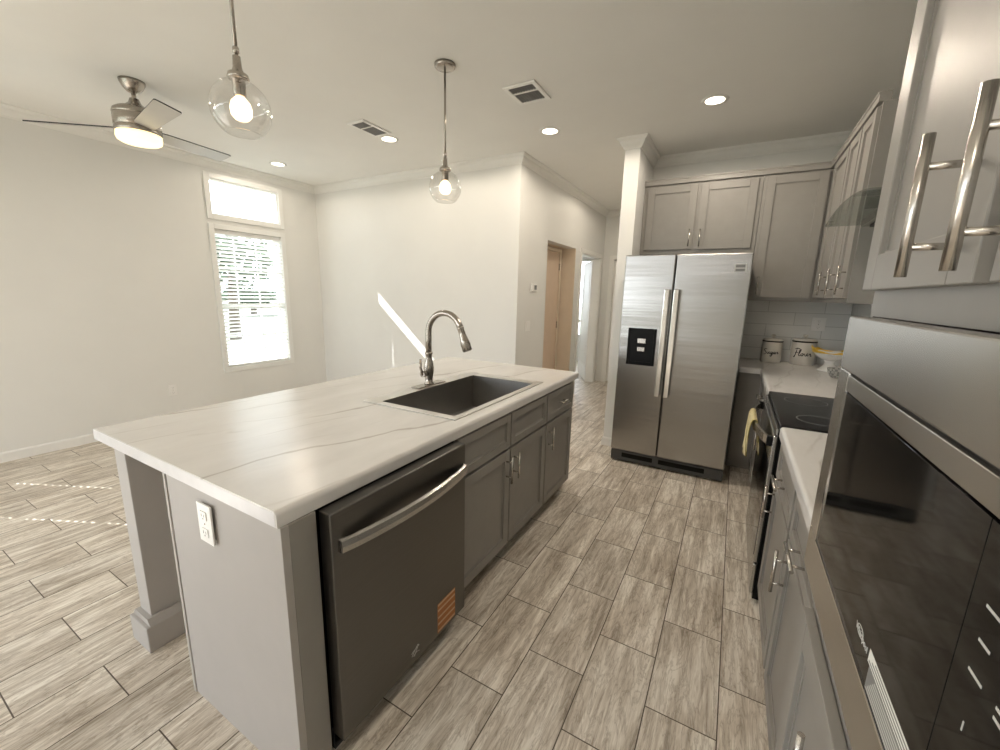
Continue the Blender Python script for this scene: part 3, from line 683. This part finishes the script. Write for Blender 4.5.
def base_unit(y0, y1, label):
    root = thing('base_cabinet', (.55, (y0+y1)/2, 0), label, 'cabinet')
    MB().box(RFX, XRIGHT-.002, y0, y1, .10, TOP-TK-.002).box(RFX+.07, XRIGHT-.002, y0, y1, 0, .1).build('carcass', M_CAB, root)
    w = y1-y0-.03
    d = shaker(root, frame((RFX, y0+.015, .690), Y, Z, -X), w, .160, fr=.04, name='drawer_front'); pull(d, frame((RDX, (y0+y1)/2, .750), Y, Z, -X), .155, False, .033)
    d = shaker(root, frame((RFX, y0+.015, .115), Y, Z, -X), w, .560); pull(d, frame((RDX, y1-.075, .575), Y, Z, -X), .155, True, .033)
base_unit(1.052, 1.606, 'grey drawer-over-door base cabinet next to microwave tower')
base_unit(1.608, 2.158, 'grey drawer-over-door base cabinet next to the range')

# range
ry0, ry1 = 2.170, 2.980
rg = thing('range', (.55, (ry0+ry1)/2, 0), 'black glass-top electric range with steel front', 'range')
MB().box(.236, XRIGHT-.012, ry0+.002, ry1, .02, .896).build('body', M_BLACK, rg)
MB().box(.240, XRIGHT-.012, ry0-.0, ry1, .897, .918, .004).build('cooktop', M_COOK, rg)
MB().box(.226, .236, ry0+.004, ry1-.004, .866, .895, .003).build('control_strip', M_STEELH, rg)
od = MB().box(.218, .236, ry0+.004, ry1-.004, .215, .860, .004).build('oven_door', M_STEELH, rg)
MB().box(.2165, .2185, ry0+.03, ry1-.03, .24, .72).build('oven_window', M_BGLASS, od)
P = []; nn = 20
for i in range(nn+1):
    t = i/nn; y = ry0+.035+(ry1-ry0-.075)*t; x = .204-.052*math.sin(math.pi*t)**.75
    for (dx_, dz_) in ((-.006, -.019), (.006, -.019), (.006, .019), (-.006, .019)): P.append((x+dx_, y, .829+dz_))
MB().poly(P, [(i*4+j, i*4+(j+1) % 4, (i+1)*4+(j+1) % 4, (i+1)*4+j) for i in range(nn) for j in range(4)]+[(0, 1, 2, 3), tuple(range(nn*4, nn*4+4))]).build('handle', M_NICK, od)
for y in (ry0+.030, ry1-.035): MB().box(.196, .219, y-.014, y+.014, .806, .852, .004).build('handle_end', M_BLACK, od)
MB().box(.220, .236, ry0+.004, ry1-.004, .045, .205, .004).build('storage_drawer', M_STEELH, rg)
for (bx, by, br) in ((.40, 2.36, .085), (.40, 2.78, .1), (.70, 2.36, .1), (.70, 2.78, .085)):
    MB().lathe([(br-.003, .9182), (br-.003, .9186), (br, .9186), (br, .9182)], (bx, by, 0), 40, False).build('burner_ring', M_GPLAST, rg)
# towel over handle
tw = MB(); P = []; ny = 26; path = []
for s in range(15): path.append((-.0005, .0))
prof_t = [(.196, .66), (.192, .71), (.184, .76), (.176, .82), (.168, .852), (.158, .859), (.147, .853), (.140, .83), (.139, .78), (.140, .73), (.142, .68), (.144, .64)]
ty0, ty1 = 2.44, 2.70
F = []
for i in range(ny+1):
    t = i/ny
    for j, (x, z) in enumerate(prof_t):
        w = max(0, min(1, (.80-z)/.2)); sq = 1-.28*w
        y = (ty0+ty1)/2+(t-.5)*(ty1-ty0)*sq
        outer = j > 6
        x2 = x-(.010*w*(1+math.sin(t*20+z*8)) if outer else 0)-(.002)
        P.append((x2, y, z+.01*math.sin(t*9)*w))
k = len(prof_t)
F = [(i*k+j, i*k+j+1, (i+1)*k+j+1, (i+1)*k+j) for i in range(ny) for j in range(k-1)]
tw.poly(P, F, True)
to = tw.build('dish_towel', M_TOWEL); tag(to, 'yellow striped dish towel draped over the oven handle', 'towel')
sm = to.modifiers.new('thickness', 'SOLIDIFY'); sm.thickness = .004; sm.offset = 0

# ------------------------------------------------------------------ tower cabinet and microwave
TX, TDX, MX = .2237, .2035, .194
TY0, TY1 = .235, 1.032
tc = thing('tower_cabinet', (.55, (TY0+TY1)/2, 0), 'tall pale grey cabinet tower housing the built-in microwave', 'cabinet')
c = MB()
c.box(TX, XRIGHT-.01, TY0, TY0+.019, .1, 2.50).box(TX, XRIGHT-.01, TY1-.019, TY1, .1, 2.50)
c.box(TX, XRIGHT-.01, TY0+.019, TY1-.019, .1, .90).box(TX, XRIGHT-.01, TY0+.019, TY1-.019, 1.4475, 2.50).box(.80, XRIGHT-.01, TY0+.019, TY1-.019, .90, 1.4475)
c.box(TX+.07, XRIGHT-.01, TY0, TY1, 0, .1)
c.build('carcass', M_CAB, tc)
def tdoor(y0, y1, z0, z1, py, pz, so, ln=.165):
    d = shaker(tc, frame((TX-.0003, y0, z0), Y, Z, -X), y1-y0, z1-z0, .0202, .06)
    pull(d, frame((TX-.0205, py, pz), Y, Z, -X), ln, True, so, .0056); return d
tdoor(.605, 1.026, 1.494, 2.47, .646, 1.577, .044, .150)
tdoor(.250, .570, 1.494, 2.47, .522, 1.577, .044, .150)
tdoor(.612, 1.014, .12, .818, .70, .715, .034)
tdoor(.250, .574, .12, .818, .53, .715, .034)
mw = thing('microwave', (.45, .63, .915), 'built-in black glass microwave framed by wide steel trim', 'microwave')
tr = MB(); my0, my1, mz0, mz1 = .225, 1.034, .912, 1.446
gy0, gy1, gz0, gz1 = .285, .958, 1.000, 1.346
tr.box(MX, TX-.001, my0, my1, gz1, mz1, .003).box(MX, TX-.001, my0, my1, mz0, gz0, .003).box(MX, TX-.001, gy1, my1, gz0, gz1, .003).box(MX, TX-.001, my0, gy0, gz0, gz1, .003)
tr.build('trim_frame', M_STEELH, mw)
MB().box(.2, .72, gy0-.01, gy1+.01, gz0-.01, gz1+.01).build('cavity_case', M_BLACK, mw)
md = MB().box(MX-.002, MX+.006, .4427, gy1-.006, gz0+.006, gz1-.035, .0004).build('door', M_BGLASS, mw)
MB().box(MX-.001, MX+.010, gy0+.006, gy1-.006, gz1-.033, gz1-.004, .001).build('top_rail', M_STEELH, mw)
MB().box(MX-.004, MX-.0018, gy1-.012, gy1-.007, gz0+.006, gz1-.036).box(MX-.004, MX-.0018, gy0+.006, gy1-.007, gz0+.005, gz0+.0085).build('bright_edge', M_CHROME, mw)
cp = MB().box(MX-.002, MX+.006, gy0+.006, .4418, gz0+.006, gz1-.035, .0004).build('control_panel', M_BGLASS, mw)
xf = MX-.0022
Mtx = lambda y, z: frame((xf, y, z), -Y, Z, -X)
# maker's name with ring, small
text_mb('Whirlpool', .0125, Mtx(.632, 1.047), .0003).build('logo', M_PRINT, md)
ring = MB(Mtx(.640, 1.049)); ring.tube([(.013*math.cos(i*.3927), .0065*math.sin(i*.3927), 0) for i in range(17)], .0006, 6, False); ring.build('logo_ring', M_PRINT, md)
# long label strip on door glass
lb = MB().box(xf-.0004, xf, .456, .598, 1.041, 1.058).build('label_strip', M_PAPER, md)
ll = MB()
for k in range(3): ll.box(xf-.0006, xf-.0004, .46, .594-.01*k, 1.0435+k*.005, 1.0455+k*.005)
ll.build('fine_print', M_GPLAST, lb)
lb2 = MB().box(xf-.0004, xf, .456, .590, 1.010, 1.040).build('dark_label', M_GPLAST, md)
ll = MB()
for k in range(6): ll.box(xf-.0006, xf-.0004, .462, .586-.004*k, 1.0125+k*.0046, 1.0142+k*.0046)
ll.build('fine_print', M_PRINT, lb2)
for (dch, y, z) in (('1', .408, 1.150), ('2', .372, 1.150), ('3', .336, 1.150), ('4', .408, 1.118), ('5', .372, 1.118), ('6', .336, 1.118), ('7', .408, 1.086), ('8', .372, 1.086), ('9', .336, 1.086), ('0', .372, 1.054)):
    text_mb(dch, .0125, Mtx(y, z), .0003).build('key_digit', M_PRINT, cp)
for (y, z, w) in ((.41, 1.25, .02), (.372, 1.25, .022), (.336, 1.25, .02), (.41, 1.222, .016), (.372, 1.222, .02), (.336, 1.222, .02), (.41, 1.194, .02), (.372, 1.196, .018), (.372, 1.188, .018), (.336, 1.194, .018)):
    MB().box(xf-.0003, xf, y-w/2, y+w/2, z-.0013, z+.0013).build('key_mark', M_PRINT, cp)

# ------------------------------------------------------------------ worktop items
def canister(cx, cy, r, h, label, strokes, sc):
    root = thing('canister', (cx, cy, TOP), label, 'canister', 'lettered canisters')
    MB().lathe([(r*.96, 0), (r, .006), (r, h-.004), (r*.98, h)], (cx, cy, TOP+.0005), 48).build('jar', M_CER, root)
    MB().lathe([(r*1.005, h-.006), (r*1.02, h-.003), (r*1.02, h+.004), (r*1.005, h+.006)], (cx, cy, TOP+.0005), 48, False).build('black_rim', M_INK, root)
    ld = MB().lathe([(r*1.0, h+.005), (r*1.0, h+.012), (r*.8, h+.020), (r*.25, h+.026), (0, h+.027)], (cx, cy, TOP+.0005), 40).build('lid', M_CER, root)
    MB().lathe([(.009, h+.022), (.008, h+.034), (.018, h+.042), (.020, h+.052), (.012, h+.060), (0, h+.062)], (cx, cy, TOP+.0005), 20).build('lid_knob', M_CER, ld)
    a0 = math.atan2(-cy, -cx) ; mb = MB()
    for stx in strokes:
        pts = spline([(p_[0], p_[1], 0) for p_ in stx], 6); q = []
        for p_ in pts:
            an = a0+p_.x*sc/r; q.append((cx+(r+.0006)*math.cos(an), cy+(r+.0006)*math.sin(an), TOP+h*.48+p_.y*sc))
        n_ = len(q); mb.tube(q, [sc*.028+sc*.03*math.sin(math.pi*i/(n_-1)) for i in range(n_)], 6)
    mb.build('script_lettering', M_INK, root)
    return root
SUGAR = [[(-.62, .50), (-.80, .62), (-1.0, .52), (-.98, .3), (-.78, .12), (-.70, -.12), (-.88, -.32), (-1.08, -.22)],
 [(-.56, .14), (-.54, -.12), (-.42, -.2), (-.30, .1), (-.28, .14), (-.28, -.1), (-.20, -.18), (-.08, .02)],
 [(.14, .12), (-.02, .12), (-.08, -.08), (.04, -.18), (.16, .1), (.15, -.3), (.02, -.58), (-.1, -.48), (.1, -.22), (.30, .0)],
 [(.54, .12), (.38, .12), (.32, -.08), (.44, -.18), (.56, .1), (.56, -.1), (.64, -.18), (.74, .0)], [(.76, .16), (.80, .04), (.92, .12), (.92, -.06), (.98, -.16), (1.08, -.06)]]
FLOUR = [[(-.34, .72), (-.7, .78), (-1.0, .62)], [(-.72, .76), (-.80, .2), (-.98, -.42), (-1.12, -.36)], [(-.95, .18), (-.56, .24)],
 [(-.48, -.1), (-.28, .4), (-.26, .66), (-.38, .5), (-.44, -.1), (-.34, -.22), (-.2, -.06)], [(-.04, .12), (-.18, .04), (-.16, -.16), (-.02, -.18), (.06, .02), (-.04, .12), (.1, .06), (.2, .12)],
 [(.22, .14), (.24, -.12), (.36, -.18), (.48, .1), (.48, .14), (.48, -.1), (.56, -.18), (.66, .0)], [(.68, .18), (.74, .04), (.88, .14), (.88, -.08), (.96, -.2), (1.08, -.08)]]
canister(.328, 4.460, .079, .190, 'smaller cream canister lettered Sugar, nearer the refrigerator', SUGAR, .056)
canister(.562, 4.450, .090, .205, 'larger cream canister lettered Flour, below the backsplash outlet', FLOUR, .064)

bw = thing('pedestal_bowl', (.715, 4.19, TOP), 'white pedestal bowl with yellow scalloped rim on corner worktop', 'bowl')
bc = (.715, 4.19, TOP+.0005)
MB().lathe([(.075, 0), (.078, .006), (.060, .02), (.036, .05), (.032, .07), (.04, .085)], bc, 36).build('pedestal', M_CERW, bw)
seg = 48; P = []; rows = [(.04, .085), (.075, .10), (.105, .125), (.122, .150)]
def bowl(mb, rows, wav, thick=.006):
    P = []
    R_ = rows+[(r-thick, z) for r, z in reversed(rows)]
    for i, (r, z) in enumerate(R_):
        rim = 1 if i in (len(rows)-1, len(rows)) else 0
        for k in range(seg):
            an = 2*math.pi*k/seg; w = wav*math.cos(an*6) if rim else 0
            P.append((bc[0]+(r+w*.4)*math.cos(an), bc[1]+(r+w*.4)*math.sin(an), bc[2]+z+w))
    n = len(R_)
    mb.poly(P, [(i*seg+k, i*seg+(k+1) % seg, (i+1)*seg+(k+1) % seg, (i+1)*seg+k) for i in range(n-1) for k in range(seg)], True); return mb
bowl(MB(), rows, .006).build('bowl', M_CERW, bw)
P = []; k = 72; view = math.atan2(-bc[1], -bc[0])
for (r_, base, gain) in ((.1215, .146, 0), (.126, .150, .020), (.133, .152, .046), (.128, .152, .046), (.121, .150, .018), (.117, .146, 0)):
    for i in range(k):
        an = 2*math.pi*i/k; lift = abs(math.sin(an-view))**1.6*(.8+.2*math.cos(9*an))
        P.append((bc[0]+(r_+lift*.004)*math.cos(an), bc[1]+(r_+lift*.004)*math.sin(an), bc[2]+base+gain*lift))
MB().poly(P, [(i*k+j, i*k+(j+1) % k, ((i+1) % 6)*k+(j+1) % k, ((i+1) % 6)*k+j) for i in range(6) for j in range(k)], True).build('yellow_rim', M_YEL, bw)
MB().lathe([(.022, 0), (.03, .004), (.05, .04), (.056, .07), (.052, .07), (.046, .04), (.0, .01)], (.70, 3.83, TOP+.0005), 32, False).build('cup', M_GREYCUP)
cup = COL.objects['cup']; tag(cup, 'small grey patterned cup in front of the pedestal bowl', 'cup')

# ------------------------------------------------------------------ ceiling fittings
def recessed(x, y, label, watts=54.0):
    root = thing('recessed_light', (x, y, ZC-.008), label, 'ceiling light', 'recessed ceiling lights')
    MB().lathe([(.062, -.004), (.082, -.006), (.088, -.001), (.088, 0), (.062, 0)], (x, y, ZC), 40, False).build('trim_ring', M_WPLAST, root)
    MB().lathe([(0, -.003), (.063, -.003)], (x, y, ZC), 36, False).build('lens', M_CAN, root)
    light('recessed_lamp', 'SPOT', (x, y, ZC-.012), watts, (1, .88, .73), (0, 0, -1), spot_size=math.radians(176), spot_blend=.25, shadow_soft_size=.05)
recessed(-.294, 3.459, 'round recessed light nearest the kitchen wall cabinets')
recessed(-1.531, 3.469, 'round recessed light between hallway and square ceiling vent')
recessed(-2.909, 3.005, 'round recessed light beside the narrow ceiling vent', 40)
recessed(-4.593, 3.021, 'round recessed light close to the transom window', 22)
recessed(-1.20, 5.50, 'round recessed light in the hallway ceiling behind the wall end', 40)
recessed(-.30, 2.12, 'round fill light added above the aisle, out of view', 48)  # added lamp, unseen, brightens the backsplash under the wall cabinets
recessed(-.30, -1.00, 'round fill light added behind the viewer')  # added lamp outside the view, lifts the kitchen brightness
def vent(x0, x1, y0, y1, label, gap):
    root = thing('ceiling_vent', ((x0+x1)/2, (y0+y1)/2, ZC-.012), label, 'vent', 'ceiling vents')
    w = .028; f = MB(); z0 = ZC-.012; z1 = ZC-.0005
    f.box(x0, x1, y0, y0+w, z0, z1, .003).box(x0, x1, y1-w, y1, z0, z1, .003).box(x0, x0+w, y0+w, y1-w, z0, z1, .003).box(x1-w, x1, y0+w, y1-w, z0, z1, .003)
    ym = y0+(y1-y0)*.40; f.box(x0+w, x1-w, ym-.007, ym+.007, z0, z1)
    f.build('vent_frame', M_WPLAST, root)
    MB().box(x0+w, x1-w, y0+w, y1-w, ZC-.003, ZC-.001).build('duct_shade', M_DARK, root)  # dark plate painted as the shade inside the duct
    n = 9; sl = MB()
    for i in range(n):
        x = x0+w+(x1-x0-2*w)*(i+.5)/n
        for (b0, b1, tl) in ((y0+w, ym-.007, 1), (ym+.007, y1-w, 1)):
            sl.poly([(x-.006, b0, z0+.001), (x-.004, b0, z0+.001), (x+.004, b0, z1-.003), (x+.002, b0, z1-.003), (x-.006, b1, z0+.001), (x-.004, b1, z0+.001), (x+.004, b1, z1-.003), (x+.002, b1, z1-.003)],
                    [(0, 1, 2, 3), (4, 5, 6, 7), (0, 1, 5, 4), (1, 2, 6, 5), (2, 3, 7, 6), (3, 0, 4, 7)])
    sl.build('louvres', M_GPLAST, root)
vent(-1.525, -1.290, 2.640, 2.915, 'squarish white ceiling vent nearer the kitchen', 0)
vent(-2.965, -2.775, 2.580, 2.900, 'narrow white ceiling vent over the living room side', 0)

def pendant(x, y, label):
    root = thing('pendant_light', (x, y, 2.0), label, 'pendant light', 'globe pendants over the island')
    MB().lathe([(0, -.024), (.05, -.024), (.062, -.016), (.064, 0)], (x, y, ZC-.0005), 36).build('canopy', M_FAUC, root)
    MB().tube([(x, y, ZC-.02), (x, y, 2.295)], .0065, 12).lathe([(.0065, 2.33), (.011, 2.326), (.011, 2.31), (.0065, 2.306)], (x, y, 0), 16).build('rod', M_FAUC, root)
    MB().lathe([(.0067, 2.302), (.013, 2.298), (.015, 2.262), (.019, 2.248), (.033, 2.240), (.037, 2.226), (.034, 2.221), (.022, 2.219), (.021, 2.170), (.018, 2.165), (0, 2.165)], (x, y, 0), 28).build('socket', M_FAUC, root)
    c = 2.122; r = .101; pf = []
    for i in range(25):
        an = math.radians(20+i*(142-20)/24); pf.append((r*math.sin(an), c+r*math.cos(an)))
    zb = pf[-1][1]; rb = pf[-1][0]
    pf += [(rb-.004, zb-.003), (rb-.006, zb)]
    MB().lathe(pf, (x, y, 0), 48, False).build('globe', M_GLOBE, root)
    MB().lathe([(.014, 2.165), (.019, 2.160), (.031, 2.146), (.037, 2.124), (.034, 2.102), (.022, 2.088), (0, 2.083)], (x, y, 0), 28).build('bulb', M_BULB, root)
pendant(-1.690, .982, 'clear globe pendant nearest the viewer over the island')
pendant(-1.697, 2.240, 'clear globe pendant over the sink end of the island')

# ceiling fan
cx, cy = -3.72, 1.44
fan = thing('ceiling_fan', (cx, cy, 2.42), 'brushed nickel three-blade ceiling fan with lit drum lamp', 'ceiling fan')
MB().lathe([(.072, 2.8195), (.070, 2.805), (.055, 2.775), (.035, 2.752), (.018, 2.745), (.013, 2.74)], (cx, cy, 0), 36).build('canopy', M_FAUC, fan)
MB().tube([(cx, cy, 2.75), (cx, cy, 2.69)], .013, 14).build('downrod', M_FAUC, fan)
MB().lathe([(.014, 2.715), (.026, 2.71), (.034, 2.685), (.06, 2.66), (.10, 2.645), (.124, 2.628), (.130, 2.61), (.130, 2.603), (.127, 2.60), (.127, 2.596), (.130, 2.593), (.130, 2.53), (.126, 2.527), (.126, 2.521), (.130, 2.518), (.130, 2.492), (.126, 2.49)], (cx, cy, 0), 48).build('motor_housing', M_FAUC, fan)
MB().lathe([(.125, 2.4895), (.127, 2.464), (.122, 2.444), (.105, 2.433), (.06, 2.427), (0, 2.425)], (cx, cy, 0), 48).build('lamp_lens', M_FANL, fan)
def blade(deg, pitch):
    Mb = Matrix.Translation((cx, cy, 2.522)) @ Matrix.Rotation(math.radians(deg), 4, 'Z') @ Matrix.Rotation(math.radians(pitch), 4, 'X')
    out = [(.10, -.045), (.16, -.056), (.63, -.072), (.642, -.066), (.642, .06), (.63, .066), (.16, .056), (.10, .045)]
    t = .004; P = [(u, v, -t) for u, v in out]+[(u, v, t) for u, v in out]; n = len(out)
    bl_ = MB(Mb).poly(P, [tuple(range(n)), tuple(range(2*n-1, n-1, -1))]+[(i, (i+1) % n, n+(i+1) % n, n+i) for i in range(n)]).build('blade', M_FANBLADE, fan)
    bl_.data.materials.append(M_DARK)
    for f in bl_.data.polygons: f.material_index = 1 if abs(f.normal.z) < .5 and f.area < .02 and len(f.vertices) == 4 else 0
for dg in (-7, 102, 218): blade(dg, -14)
